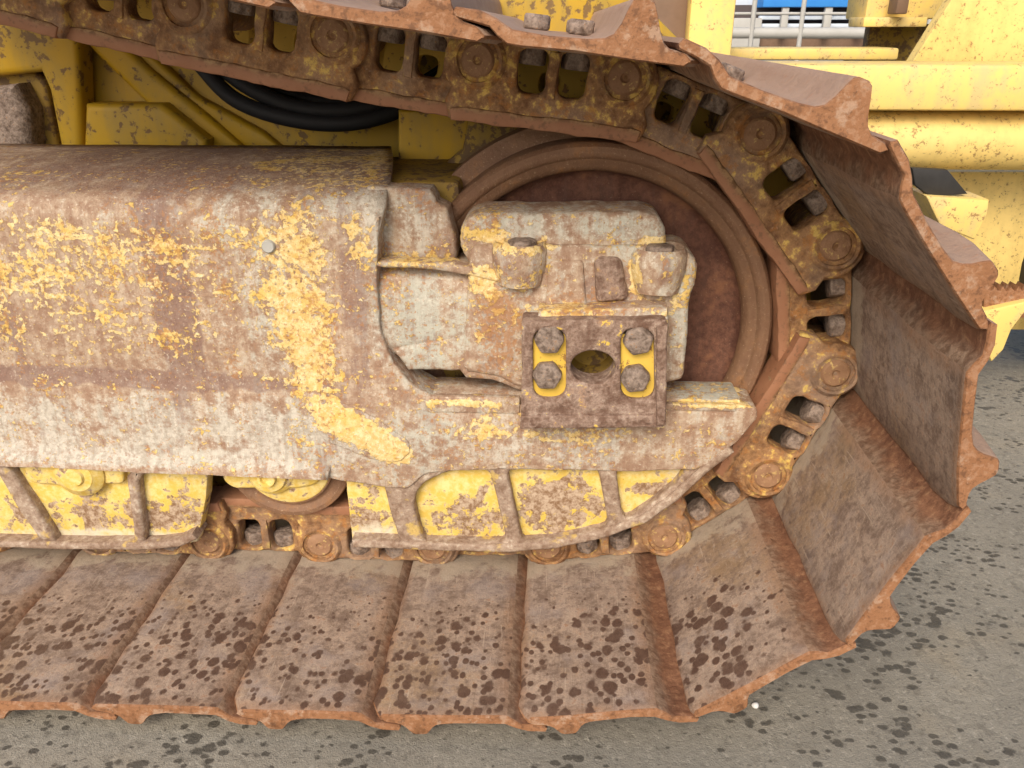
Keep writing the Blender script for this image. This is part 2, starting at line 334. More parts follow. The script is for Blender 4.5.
M = dict(frame=mat_frame(), guard=mat_guard(), lip=mat_lip(), plate=mat_plate(), link=mat_link(), rail=mat_rail(), pin=mat_pin(), nut=mat_nut(),
         shoe=mat_shoe(), edge=mat_shoe_edge(), slip=mat_shoe_lip(), sout=mat_shoe_out(), rim=mat_idler_rim(), disc=mat_disc(), ground=mat_ground(),
         pad=mat_paint('clean_yellow_paint', (.66, .42, .05), (.74, .53, .12), rust=.66, scale=40, rough=.55),
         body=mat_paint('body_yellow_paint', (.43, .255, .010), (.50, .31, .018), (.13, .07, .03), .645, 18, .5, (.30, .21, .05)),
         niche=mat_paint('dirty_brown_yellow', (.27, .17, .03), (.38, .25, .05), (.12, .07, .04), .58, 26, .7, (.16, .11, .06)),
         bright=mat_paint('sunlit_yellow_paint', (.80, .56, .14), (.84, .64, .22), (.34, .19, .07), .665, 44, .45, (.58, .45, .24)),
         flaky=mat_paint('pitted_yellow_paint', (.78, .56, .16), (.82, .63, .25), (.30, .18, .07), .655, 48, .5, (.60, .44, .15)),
         brown=mat_plain('brown_steel', (.13, .08, .05), (.24, .15, .10)),
         rubber=mat_plain('black_rubber', (.010, .010, .012), (.020, .020, .022), 40, .62, .25),
         black=mat_plain('black_flap', (.018, .017, .016), (.045, .042, .04), 40, .6),
         blue=mat_plain('blue_sheet', (.03, .20, .62), (.06, .30, .72), 5, .5),
         white=mat_plain('pale_panel', (.52, .60, .72), (.72, .77, .82), 5, .5),
         navy=mat_plain('dark_load', (.03, .03, .04), (.10, .07, .06), 5, .7),
         galv=mat_plain('galvanised_pipe', (.36, .35, .32), (.5, .49, .46), 9, .5),
         stone=mat_plain('pale_pebble', (.6, .58, .55), (.75, .74, .72), 60, .8))

# ------------------------------------------------------------------ mesh helpers
def link(name, me, mats, parent=None):
    o = bpy.data.objects.new(name, me); COL.objects.link(o)
    if mats is not None:
        for m in (mats if isinstance(mats, (list, tuple)) else [mats]): me.materials.append(m)
    if parent is not None: o.parent = parent
    return o
def thing(o, label, cat, group=None):
    o['label'] = label; o['category'] = cat
    if group: o['group'] = group
    return o
def empty(name, loc, label, cat):
    o = bpy.data.objects.new(name, None); COL.objects.link(o); o.location = loc; o.empty_display_size = .1
    return thing(o, label, cat)
def finish(bm, name, smooth=None):
    bmesh.ops.recalc_face_normals(bm, faces=bm.faces[:])
    me = bpy.data.meshes.new(name); bm.to_mesh(me); bm.free()
    if smooth:
        for f in me.polygons: f.use_smooth = True
        me.set_sharp_from_angle(angle=R(smooth))
    return me
def wobble(poly, amp, step=.012, keep=False):
    """resample an outline and knock it about a little, so no edge is ruler straight"""
    out = []; n = len(poly); ph = random.random()*50
    acc = 0
    for i in range(n):
        a = Vector(poly[i]); b = Vector(poly[(i+1) % n]); L = (b-a).length
        k = max(1, int(L/step)); nrm = Vector((-(b-a).y, (b-a).x))
        if L > 1e-9: nrm /= L
        for j in range(k):
            t = j/k; q = a.lerp(b, t); u = (acc+t*L)*55+ph
            w = (math.sin(u)+.7*math.sin(2.3*u+1)+.5*math.sin(4.7*u+2))*amp*.5 + random.uniform(-.3, .3)*amp
            out.append(tuple(q+nrm*w) if j else tuple(q+Vector((random.uniform(-.5, .5)*amp, random.uniform(-.5, .5)*amp))))
        acc += L
    return out
def rounded(poly, r, k=4):
    out = []; n = len(poly)
    for i in range(n):
        p0, p, p1 = Vector(poly[i-1]), Vector(poly[i]), Vector(poly[(i+1) % n])
        a, b = (p0-p), (p1-p); rr = min(r, a.length*.45, b.length*.45)
        a.normalize(); b.normalize()
        for j in range(k+1):
            t = j/k; s0 = p+a*rr; s1 = p+b*rr
            out.append(tuple(s0*(1-t)**2+p*2*t*(1-t)+s1*t*t))
    return out
def area2(o): return sum(o[i-1][0]*o[i][1]-o[i][0]*o[i-1][1] for i in range(len(o)))
def inset(o, d, inward):
    """outline moved in (or, for a hole, out) by d with blunted corners"""
    n = len(o); sg = (1 if area2(o) > 0 else -1)*(1 if inward else -1); out = []
    for i in range(n):
        a, p, b = Vector(o[i-1]), Vector(o[i]), Vector(o[(i+1) % n])
        e1 = (p-a); e2 = (b-p)
        if e1.length < 1e-7 or e2.length < 1e-7: out.append(tuple(p)); continue
        n1 = Vector((-e1.y, e1.x)).normalized()*sg; n2 = Vector((-e2.y, e2.x)).normalized()*sg
        m = n1+n2; L = m.length_squared
        m = m*(2/max(L, 1.6)) if L > 1e-6 else n1
        out.append(tuple(p+m*d))
    return out
def inside(pt, outs):
    c = False; x, z = pt
    for o in outs:
        for i in range(len(o)):
            a, b = o[i-1], o[i]
            if (a[1] > z) != (b[1] > z) and x < (b[0]-a[0])*(z-a[1])/(b[1]-a[1])+a[0]: c = not c
    return c
def plate_bm(outs, y0, y1, bevel=.003, res=2, bm=None):
    """outlines in x,z (the first solid, the rest holes) made into a plate from depth y0 to y1 with rounded rims"""
    if bm is None: bm = bmesh.new()
    bevel = min(bevel, (y1-y0)*.45); res = max(2, res)
    levels = []
    for k in range(res+1):
        a = math.pi/2*k/res; levels.append((y0+bevel*(1-math.sin(a)), bevel*(1-math.cos(a))))
    levels.reverse(); levels += [(y1-bevel*.5, 0), (y1, bevel*.5)]
    first, last = [], []
    for q, o in enumerate(outs):
        rows = []
        for (y, d) in levels: rows.append([bm.verts.new((x, y, z)) for x, z in inset(o, d, q == 0)])
        for a, b in zip(rows, rows[1:]):
            for i in range(len(o)):
                bm.faces.new((a[i-1], a[i], b[i], b[i-1]))
        first.append(rows[0]); last.append(rows[-1])
    for group in (first, last):
        vs = [v for r_ in group for v in r_]; co2 = [Vector((v.co.x, v.co.z)) for v in vs]; ed = []; k = 0
        for r_ in group:
            n = len(r_); ed += [(k+i, k+(i+1) % n) for i in range(n)]; k += n
        res2 = geometry.delaunay_2d_cdt(co2, ed, [], 0, 1e-7)
        vmap = []
        for p, src in zip(res2[0], res2[3]):
            vmap.append(vs[src[0]] if src else bm.verts.new((p.x, vs[0].co.y, p.y)))
        loops = [[(v.co.x, v.co.z) for v in r_] for r_ in group]
        for f in res2[2]:
            c_ = sum((res2[0][i] for i in f), Vector((0, 0)))/len(f)
            if inside(c_, loops):
                try: bm.faces.new([vmap[i] for i in f])
                except ValueError: pass
    return bm
def plate(name, outs, y0, y1, mat, parent=None, bevel=.003, res=2, smooth=40):
    return link(name, finish(plate_bm(outs, y0, y1, bevel, res), name, smooth), mat, parent)
def lathe_bm(prof, c, seg=48, bm=None, axis='y', cap=True):
    """profile of (radius, depth) spun about the y (or z, x) axis through c"""
    own = bm is None
    if own: bm = bmesh.new()
    rings = []
    for (r, y) in prof:
        if r < 1e-6:
            a = [bm.verts.new(P3(0, y, 0, c, axis))]
        else:
            a = [bm.verts.new(P3(r*math.cos(2*math.pi*i/seg), y, r*math.sin(2*math.pi*i/seg), c, axis)) for i in range(seg)]
        rings.append(a)
    for a, b in zip(rings, rings[1:]):
        for i in range(seg):
            j = (i+1) % seg
            if len(a) == 1 and len(b) == 1: continue
            if len(a) == 1: bm.faces.new((a[0], b[i], b[j]))
            elif len(b) == 1: bm.faces.new((a[i], b[0], a[j]))
            else: bm.faces.new((a[i], b[i], b[j], a[j]))
    return bm
def P3(x, y, z, c, axis):
    if axis == 'y': return Vector((c[0]+x, c[1]+y, c[2]+z))
    if axis == 'z': return Vector((c[0]+x, c[1]+z, c[2]+y))
    return Vector((c[0]+y, c[1]+x, c[2]+z))
def lathe(name, prof, c, mat, parent=None, seg=48, axis='y', smooth=35):
    return link(name, finish(lathe_bm(prof, c, seg, None, axis), name, smooth), mat, parent)
def box_bm(x0, x1, y0, y1, z0, z1, bevel=.003, bm=None):
    b = bmesh.new(); bmesh.ops.create_cube(b, size=1)
    for v in b.verts: v.co = Vector((x0+(v.co.x+.5)*(x1-x0), y0+(v.co.y+.5)*(y1-y0), z0+(v.co.z+.5)*(z1-z0)))
    if bevel: bmesh.ops.bevel(b, geom=b.edges[:], offset=bevel, segments=2, affect='EDGES', profile=.5)
    if bm is None: return b
    me = bpy.data.meshes.new('t'); b.to_mesh(me); b.free(); bm.from_mesh(me); bpy.data.meshes.remove(me); return bm
def box(name, x0, x1, y0, y1, z0, z1, mat, parent=None, bevel=.003):
    return link(name, finish(box_bm(x0, x1, y0, y1, z0, z1, bevel), name, 40), mat, parent)
def tube_bm(pts, r, seg=12, bm=None):
    own = bm is None
    if own: bm = bmesh.new()
    rings = []; prev = None
    for i, p in enumerate(pts):
        p = Vector(p); a = Vector(pts[max(0, i-1)]); b = Vector(pts[min(len(pts)-1, i+1)])
        t = (b-a).normalized(); u = t.cross(Vector((0, 1, .01))).normalized(); v = t.cross(u)
        rings.append([bm.verts.new(p+(u*math.cos(2*math.pi*k/seg)+v*math.sin(2*math.pi*k/seg))*r) for k in range(seg)])
    for a, b in zip(rings, rings[1:]):
        for k in range(seg): bm.faces.new((a[k], b[k], b[(k+1) % seg], a[(k+1) % seg]))
    bm.faces.new(rings[0]); bm.faces.new(rings[-1])
    return bm
def tube(name, pts, r, mat, parent=None, seg=12): return link(name, finish(tube_bm(pts, r, seg), name, 60), mat, parent)
def spline(pts, k=8):
    out = []; P = [Vector(p) for p in pts]; P = [P[0]*2-P[1]]+P+[P[-1]*2-P[-2]]
    for i in range(1, len(P)-2):
        for j in range(k):
            t = j/k; a, b, c, d = P[i-1:i+3]
            out.append(.5*((2*b)+(c-a)*t+(2*a-5*b+4*c-d)*t*t+(3*b-a-3*c+d)*t**3))
    out.append(P[-2]); return out
def arc(cx, cz, r, a0, a1, k=8): return [(cx+r*math.cos(R(a0+(a1-a0)*i/k)), cz+r*math.sin(R(a0+(a1-a0)*i/k))) for i in range(k+1)]
def disp(bm, amp, freq=40):
    from mathutils import noise as N
    for v in bm.verts: v.co += N.noise_vector(v.co*freq)*amp
    return bm

# ------------------------------------------------------------------ the bulldozer
dozer = empty('bulldozer', (0, .6, 0), 'rusty yellow bulldozer with worn crawler track, idler and weathered track frame filling the view', 'bulldozer')
dozer.location = (0, 0, 0)
CH = .175
def pin(px, py): return Vector(W(px, py, 0))
order = [pin(208, 542), pin(320, 545)]
M_, L_ = order; I_ = pin(666, 537)
z0 = M_.y
bottom = [Vector((M_.x-CH*k, z0)) for k in (3, 2, 1)] + [M_, L_, Vector((L_.x+.175, z0+.000)), Vector((L_.x+.349, z0+.007)), I_]
turn = [pin(*q) for q in ((768, 476), (835, 374), (836, 246), (760, 133), (625, 78), (479, 60), (332, 35), (185, 4))]
A_ = turn[-1]
top = [A_+Vector((-.171, .038)), A_+Vector((-.341, .080)), A_+Vector((-.510, .124))]
PINS = bottom+turn+top          # counter-clockwise as seen from the camera
iI = 7
def chain_matrix(i):
    a, b = PINS[i], PINS[i+1]; d = (b-a).normalized()
    return Matrix(((d.x, 0, -d.y, a.x), (0, 1, 0, 0), (d.y, 0, d.x, a.y), (0, 0, 0, 1)))

# a shoe: profile along the chain (s) and outwards (n), drawn out across the width of the track
def shoe_mesh(seed, keep):
    rnd = random.Random(seed)
    inner = [(-.036, .031), (-.032, .0275), (.02, .027), (.07, .027), (.116, .027), (.127, .0275), (.136, .034), (.143, .0405), (.157, .0425), (.172, .0435)]
    outer = [(.1745, .047), (.172, .0520), (.152, .0515), (.138, .047), (.124, .0395), (.095, .0383), (.062, .0387), (.048, .041), (.041, .046), (.036, .055), (.032, .067), (.029, .0735), (.025, .0755), (.016, .0755), (.012, .073), (.008, .064), (.004, .053), (-.001, .0445), (-.007, .040), (-.018, .0383), (-.032, .0375), (-.037, .034)]
    prof = inner+outer; ni = len(inner)
    ys = [-.3050, -.3025, -.296, -.28, -.25, -.21, -.17, -.13, -.09, -.05, 0, .06, .14, .3, .5, .545]
    bm = bmesh.new(); rows = []
    ph = [rnd.uniform(0, 6) for _ in range(6)]
    for y in ys:
        row = []
        near = max(0, min(1, (-.27-y)/.03))
        for k, (s_, n_) in enumerate(prof):
            wob = .0012*math.sin(y*40+ph[0]+s_*30)+.0008*math.sin(y*95+ph[1])+(.0006*math.sin(s_*130+ph[2])+.0004*math.sin(s_*310+ph[3])) if n_ < .045 else 0
            dy = 0
            pinch = 0
            if y == ys[0]: pinch = .0012
            if n_ > .0405 and s_ < .1: n_ = .0395+(n_-.0395)*(keep+(1-keep)*max(0, min(1, (y+.305)/.07)))
            nn = n_+wob*.8
            if y == ys[0]: nn += (.0015 if k < ni else -.0015)
            edge_s = .0018*math.sin(y*60+ph[4])+.001*math.sin(y*170+ph[5]) if (s_ < -.03 or s_ > .18) else 0
            # corner of the plate worn round at the outside
            if s_ < -.03 and near > 0: edge_s += near**3*.010
            row.append(bm.verts.new((s_+edge_s, y+dy, -nn)))
        rows.append(row)
    n = len(prof)
    for a, b in zip(rows, rows[1:]):
        for k in range(n):
            f = bm.faces.new((a[k], a[(k+1) % n], b[(k+1) % n], b[k]))
            if k < 5: f.material_index = 0
            elif k < ni: f.material_index = 2
            else: f.material_index = 3
            if k == n-1: f.material_index = 1
    # near and far end faces as strips between the inner and outer skins
    def cap(row):
        c2 = [Vector((v.co.x, v.co.z)) for v in row]; m_ = len(row)
        r3 = geometry.delaunay_2d_cdt(c2, [(i, (i+1) % m_) for i in range(m_)], [], 0, 1e-7)
        lp = [tuple(v) for v in c2]
        for f in r3[2]:
            if inside(sum((r3[0][i] for i in f), Vector((0, 0)))/3, [lp]):
                try: bm.faces.new([row[r3[3][i][0]] for i in f]).material_index = 1
                except (ValueError, IndexError): pass
    cap(rows[0]); cap(rows[-1])
    for f in bm.faces:
        if all(v in set(rows[0]+rows[1]) for v in f.verts): f.material_index = 1
    return finish(bm, 'track_shoe', 50)
shoe_meshes = [shoe_mesh(k, .50) for k in range(5)]+[shoe_mesh(k+9, .72) for k in range(3)]+[shoe_mesh(k+20, 1.0) for k in range(3)]
for me in shoe_meshes:
    for k in ('shoe', 'edge', 'slip', 'sout'): me.materials.append(M[k])
bh = bmesh.new()
hexp = [(.017*math.cos(R(60*k)), .017*math.sin(R(60*k))) for k in range(6)]
def hex_bm(r, h, bev=.002):
    b = bmesh.new()
    bot = [b.verts.new((r*math.cos(R(60*k+30)), r*math.sin(R(60*k+30)), 0)) for k in range(6)]
    topv = [b.verts.new((v.co.x, v.co.y, h)) for v in bot]
    b.faces.new(bot); b.faces.new(topv)
    for k in range(6): b.faces.new((bot[k], bot[(k+1) % 6], topv[(k+1) % 6], topv[k]))
    bmesh.ops.bevel(b, geom=b.edges[:], offset=bev, segments=2, affect='EDGES', profile=.5)
    return b
head_me = finish(hex_bm(.0175, .017, .003), 'bolt_head', 50); head_me.materials.append(M['nut'])
nut_me = finish(hex_bm(.0195, .026, .0028), 'nut', 50); nut_me.materials.append(M['nut'])

def with_parent(name, me, parent, loc=(0, 0, 0), rot=(0, 0, 0)):
    o = bpy.data.objects.new(name, me); COL.objects.link(o); o.parent = parent
    o.location = loc; o.rotation_euler = rot; return o
HOLE_S = (.0585, .1115)
for i in range(len(PINS)-1):
    sh = bpy.data.objects.new('track_shoe', shoe_meshes[i % 5 if i < 8 else 5+i % 3 if i < 11 else 8+i % 3]); COL.objects.link(sh); sh.parent = dozer
    sh.matrix_world = chain_matrix(i)
    if i >= 11:
        for s_ in HOLE_S:
            for y in (.024, .216): with_parent('bolt_head', head_me, sh, (s_, y, -.040), (math.pi, 0, 0))

# links: plates with two windows; outer ones lap over inner ones at every second pin
def window(c, w, t0, t1): return rounded([(c-w/2, t0), (c+w/2, t0), (c+w/2*.92, t1), (c-w/2*.92, t1)], .012, 4)
def link_mesh(outer):
    e = .041
    if outer:
        o = [(-.030, .070)]+[(.02, .071), (.09, .070), (.15, .071)]+[(CH+.030, .070), (CH+.036, .050)]+arc(CH, .004, e, 45, -45, 6)+[(CH+.022, -.0265), (CH*.5, -.0255), (-.022, -.0265)]+arc(0, .004, e, 225, 135, 6)+[(-.036, .050)]
        y0, y1 = 0.0, .030
    else:
        o = [(.012, .0695), (.09, .070), (CH-.012, .0695), (CH-.008, .045)]+arc(CH, .0, .034, 100, -50, 6)+[(CH-.012, -.0265), (.012, -.0265)]+arc(0, 0, .034, 230, 80, 6)+[(.008, .045)]
        y0, y1 = .016, .048
    w = [window(HOLE_S[0]+.002, .036, -.020, .031), window(HOLE_S[1]-.002, .036, -.020, .031)]
    bm = plate_bm([wobble(o, .0012, .010)]+[wobble(q, .001, .008) for q in w], y0, y1, .005, 3)
    # pad of thicker metal round each hole row and the machined rail along the inner edge
    xa, xb = (-.029, CH+.029) if outer else (.014, CH-.014)
    rail = [(xa, .0570), (xa+.01, .0545), (xb-.01, .0545), (xb, .0570), (xb-.003, .0715), (xa+.003, .0715)]
    nf = len(bm.faces)
    plate_bm([wobble(rail, .0010, .010)], y0-.0030, y1+.02, .003, 2, bm)
    bm.faces.ensure_lookup_table()
    for f in bm.faces[nf:]: f.material_index = 1
    rib = [(HOLE_S[0]+.020, -.019), (HOLE_S[1]-.020, -.019), (HOLE_S[1]-.021, .034), (HOLE_S[0]+.021, .034)]
    plate_bm([wobble(rib, .0006, .012)], y0-.003, y1, .003, 2, bm)
    if outer:
        for c in (0, CH):
            lathe_bm([(.0245, y0+.004), (.0255, y0-.004), (.029, y0-.005), (.033, y0-.002), (.036, y0+.004)], (c, 0, 0), 28, bm)
    disp(bm, .0011, 55)
    me = finish(bm, 'track_link', 40); me.materials.append(M['link']); me.materials.append(M['rail']); return me
def far_mesh():
    o = [(-.030, .070), (.02, .071), (.15, .071), (CH-.004, .070), (CH-.004, -.0265), (-.002, -.0265), (-.03, .0)]
    me = finish(plate_bm([o, window(CH*.5, .03, .015, .045)], .205, .235, .004, 1), 'track_link', 40)
    me.materials.append(M['pad']); return me
far_me = far_mesh()
outer_me = [link_mesh(True) for _ in range(3)]; inner_me = [link_mesh(False) for _ in range(3)]
pin_me = finish(disp(lathe_bm([(0, .001), (.004, -.0005), (.006, -.0032), (.0165, -.0035), (.0195, -.001), (.0215, .004), (.024, .006), (.024, .03)], (0, 0, 0), 28), .0006, 90), 'link_pin', 40); pin_me.materials.append(M['pin'])
bush_me = finish(lathe_bm([(.0, .05), (.030, .05), (.030, .19), (0, .19)], (0, 0, 0), 24), 'bushing', 40); bush_me.materials.append(M['link'])
for i in range(len(PINS)-1):
    outer = (i-iI) % 2 == 1 if i >= iI else (iI-i) % 2 == 1
    lk = bpy.data.objects.new('track_link', (outer_me if outer else inner_me)[i % 3]); COL.objects.link(lk); lk.parent = dozer
    lk.matrix_world = chain_matrix(i)
    fl = bpy.data.objects.new('track_link', far_me); COL.objects.link(fl); fl.parent = dozer; fl.matrix_world = chain_matrix(i)
    y = .003 if outer else .020
    for k, s_ in enumerate(HOLE_S):
        with_parent('nut', nut_me, lk, (s_+random.uniform(-.003, .003), y+.018+random.uniform(-.002, .004), -.027), (0, 0, random.uniform(0, 1)))
    if outer:
        for s_ in (0, CH):
            with_parent('link_pin', pin_me, lk, (s_, 0, 0), (0, random.uniform(0, 6), 0)); with_parent('bushing', bush_me, lk, (s_, 0, 0))

# ---------------------------------------------------------------- idler wheel
IC = (.0525, 0, .419)
idler = lathe('idler_wheel', [(.213, .085), (.2135, .056), (.216, .046), (.221, .041), (.226, .039), (.231, .037), (.2335, .0325), (.2365, .0305), (.241, .030), (.2470, .030), (.2512, .034), (.2525, .040), (.2525, .085), (.275, .092), (.275, .148), (.2525, .155), (.2525, .21), (.21, .21)], IC, M['rim'], dozer, 128)
lathe('web_disc', [(0, .070), (.10, .070), (.19, .069), (.205, .066), (.212, .060), (.2135, .055), (.214, .090)], IC, M['disc'], idler, 128)

# ---------------------------------------------------------------- track frame
frame = plate('track_frame', [wobble(rounded(WP([(372, 222), (380, 216), (378, 240), (377, 290), (380, 330), (390, 358), (409, 383), (440, 401), (520, 405), (668, 405), (735, 404), (757, 408), (758, 418), (738, 442), (700, 470), (640, 472), (520, 470), (450, 471), (425, 474), (408, 490), (345, 482), (305, 473), (315, 440), (319, 395), (326, 355), (340, 310), (356, 265)], -.050), .012), .0015, .014)], -.0500, .012, M['frame'], dozer, .003, 3)
# side cover: a bent sheet whose top rolls back towards the machine, ending in the curved edge round the idler
prof = [(.30, 146, 391), (.22, 150, 392), (.14, 157, 393), (.07, 168, 392), (.02, 180, 390), (-.012, 190, 387.5), (-.032, 200, 385), (-.043, 212, 382), (-.0465, 226, 379), (-.047, 240, 377)]
bm = bmesh.new(); rows = []
zf = [W(200, py, -.047)[1] for py in (240, 270, 300, 330, 350, 366, 376, 388, 410, 435, 452)]
prof3 = []
for (Y, py, pr) in prof: prof3.append((Y, W(pr, py, Y)[1], W(pr, py, Y)[0]))
for q, z in enumerate(zf[1:]): prof3.append((-.047+(.004 if q == 5 else .002 if q in (4, 6) else 0), z, W(374-min(q, 7)*6.5, 300, -.047)[0]))
zl = W(200, 463, -.05)[1]; prof3 += [(-.049, zl+.004, W(315, 300, -.047)[0]), (-.057, zl-.003, W(313, 300, -.047)[0]), (-.0575, zl-.016, W(312, 300, -.047)[0]), (-.052, zl-.018, W(311, 300, -.047)[0]), (-.02, zl-.018, W(311, 300, -.047)[0])]
NX = 70
for (Y, z, xr) in prof3:
    row = []
    for k in range(NX+1):
        x = -1.3+(xr+1.3)*k/NX
        from mathutils import noise as N
        dn = N.noise(Vector((x*6, 0, z*6)))*.0022+N.noise(Vector((x*22, 3, z*22)))*.0008
        row.append(bm.verts.new((x, Y+dn, z-(x+.4)*.022*(1 if Y < -.02 else 0)+dn*.6)))
    rows.append(row)
for a, b in zip(rows, rows[1:]):
    for k in range(NX): bm.faces.new((a[k], a[k+1], b[k+1], b[k]))
cover = link('side_cover', finish(bm, 'side_cover', 60), M['frame'], frame)
sm = cover.modifiers.new('thick', 'SOLIDIFY'); sm.thickness = .012; sm.offset = -1
# clean yellow pad and weld bead on the frame, small plug hole
pad = plate('painted_pad', [wobble(rounded(WP([(319, 404), (340, 402), (366, 412), (408, 440), (411, 452), (398, 463), (372, 459), (322, 440), (316, 425)], -.051), .012), .0012)], -.0525, -.045, M['frame'], frame, .0018, 3)
c = W(269, 246, -.047)
lathe('drain_plug', [(0, -.0005), (.007, -.001), (.0085, .001), (.009, .008)], (c[0], -.051, c[1]), M['galv'], frame, 20)
# inner shelf behind the jaw, so that its top reads as a ledge
x0, zA = W(430, 398, -.05); x1 = W(752, 400, -.05)[0]
box('jaw_ledge', x0, x1-.012, -.044, .018, zA-.03, zA+.0035, M['frame'], frame, .004)
xa, za = W(425, 396, -.052); xb, zb = W(520, 414, -.052)
box('guide_strip', xa, xb, -.0530, -.04, zb, za, M['frame'], frame, .003)
box('guide_strip', W(667, 400, -.056)[0], W(738, 400, -.056)[0], -.0530, -.04, W(700, 412, -.056)[1], W(700, 405.5, -.056)[1], M['frame'], frame, .002)

# roller guards under the frame
def strip(pts, w):
    """band of a given width below a drawn line (x, z)"""
    up = [Vector(p) for p in pts]; dn = []
    for i, p in enumerate(up):
        a = up[max(0, i-1)]; b = up[min(len(up)-1, i+1)]; t = (b-a).normalized(); dn.append(p+Vector((t.y, -t.x))*w)
    return [tuple(p) for p in up]+[tuple(p) for p in reversed(dn)]
front = plate('roller_guard', [wobble(WP([(345, 470), (420, 460), (560, 458), (724, 442), (700, 472), (672, 500), (640, 522), (600, 536), (560, 545), (505, 550), (440, 548), (352, 545)], -.030), .0008)], -.030, -.006, M['guard'], dozer, .003)
plate('guard_lip', [wobble(strip([W(a, b, -.050) for a, b in ((352, 540), (440, 543), (500, 545), (555, 541), (600, 531), (640, 517), (672, 494), (700, 468), (728, 446))], .013), .0008)], -.052, -.008, M['lip'], front, .004, 3)
def rib(px, parent, yf=-.047): return plate('guard_rib', [wobble(WP(px, yf), .0009)], yf, -.026, M['lip'], parent, .006, 3)
YW = -.0465
plate('guard_rib', [wobble(WP([(380, 466), (560, 456), (722, 444), (700, 474), (672, 502), (640, 524), (600, 538), (560, 547), (505, 552), (402, 549), (392, 520), (386, 496)], YW), .0009)]
      + [wobble(rounded(WP(q, YW), .014, 4), .0009) for q in ([(413, 500), (422, 484), (446, 472), (489, 469), (497, 500), (507, 543), (424, 543), (418, 522)],
         [(507, 469), (598, 468), (604, 500), (609, 528), (560, 540), (523, 544), (514, 505)], [(616, 468), (688, 468), (676, 484), (652, 504), (624, 522), (619, 495)])],
      YW, -.026, M['lip'], front, .0045, 3)
rear = plate('roller_guard', [wobble(WP([(-420, 468), (209, 468), (205, 505), (197, 542), (180, 545), (-420, 545)], -.030), .0008)], -.030, -.006, M['guard'], dozer, .003)
plate('guard_lip', [wobble(strip([W(a, b, -.050) for a, b in ((-420, 540), (0, 541), (70, 543), (150, 543), (178, 540), (192, 533))], .012), .0008)], -.052, -.008, M['lip'], rear, .004, 3)
rib([(-8, 466), (6, 466), (30, 500), (56, 542), (40, 542), (16, 508)], rear)
rib([(126, 478), (132, 470), (180, 470), (180, 474.5), (142, 475), (138, 482), (141, 510), (145, 544), (134, 544), (130, 510)], rear)
# roller shaft caps and their bracket, partly tucked under the cover
hc = W(78, 474, -.045)
plate('roller_bracket', [wobble(rounded(WP([(24, 462), (124, 462), (124, 484), (102, 484), (94, 487), (36, 484), (26, 480)], -.040), .008), .0008)], -.041, -.028, M['guard'], rear, .004, 3)
lathe('shaft_cap', [(0, -.008), (.012, -.008), (.014, -.004), (.024, -.003), (.027, 0), (.034, .003), (.037, .006), (.037, .02)], (hc[0], -.05, hc[1]), M['guard'], rear, 36)
rc = W(290, 456, .0)
roller = lathe('track_roller', [(.058, -.022), (.0675, -.021), (.069, -.014), (.075, -.013), (.084, -.018), (.0905, -.017), (.0925, -.013), (.0925, -.007), (.072, -.003), (.068, .06), (.068, .16)], (rc[0], 0, rc[1]), M['rim'], dozer, 64)
lathe('roller_hub', [(0, -.027), (.03, -.027), (.052, -.026), (.064, -.023), (.067, -.019), (.067, .002)], (rc[0], 0, rc[1]), M['guard'], roller, 48)
hc2 = W(268, 476, -.04)
lathe('shaft_cap', [(0, -.010), (.007, -.0105), (.0085, -.014), (.0125, -.014), (.0145, -.008), (.025, -.006), (.0275, -.001), (.031, .000), (.0345, .004), (.035, .03)], (hc2[0], -.036, hc2[1]), M['guard'], roller, 36)
rc3 = (rc[0]-.30, rc[1])
plate('shaft_bracket', [wobble(rounded(WP([(222, 464), (330, 464), (318, 482), (300, 486), (236, 486), (226, 480)], -.025), .008), .0008)], -.033, -.016, M['guard'], roller, .004, 3)
# inboard wall of the frame, dark side of the box behind the rollers
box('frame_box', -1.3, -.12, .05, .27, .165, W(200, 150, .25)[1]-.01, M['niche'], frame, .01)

# ---------------------------------------------------------------- idler yoke (bearing block, rod housing, guide plate)
yhole = [W(593+26*math.cos(R(a)), 367.5+20*math.sin(R(a)), -.07) for a in range(0, 360, 12)]
yoke = plate('idler_yoke', [wobble(rounded(WP([(468, 268), (470, 246), (640, 246), (655, 250), (688, 252), (698, 262), (697, 282), (690, 297), (688, 340), (684, 380), (668, 384), (520, 390), (500, 378), (462, 372)], -.046), .012), .0012), yhole], -.046, .045, M['frame'], dozer, .007, 3)
plate('bearing_cap', [wobble(rounded(WP([(459, 238), (462, 222), (476, 214), (648, 213), (662, 219), (667, 232), (667, 256), (640, 266), (470, 266), (461, 252)], -.036), .012), .0012)], -.036, .045, M['frame'], yoke, .010, 3)
# rod housing: a thick rounded arm running back into the frame
def arm(name, x0, x1, zc, yc, rz, ry, mat, parent, n=20, flare=0):
    bm = bmesh.new(); rows = []
    for q in range(14):
        x = x0+(x1-x0)*q/13; row = []
        f = 1+flare*max(0, (q-7)/6)**2
        for k in range(n):
            a = 2*math.pi*k/n; cc, ss = math.cos(a), math.sin(a)
            cc = math.copysign(abs(cc)**.62, cc); ss = math.copysign(abs(ss)**.62, ss)
            row.append(bm.verts.new((x, yc+ry*cc, zc+rz*ss*f)))
        rows.append(row)
    for a, b in zip(rows, rows[1:]):
        for k in range(n): bm.faces.new((a[k], b[k], b[(k+1) % n], a[(k+1) % n]))
    bm.faces.new(rows[0]); bm.faces.new(rows[-1]); disp(bm, .002, 18)
    return link(name, finish(bm, name, 60), mat, parent)
za = W(430, 266, -.03)[1]; zb = W(430, 366, -.04)[1]
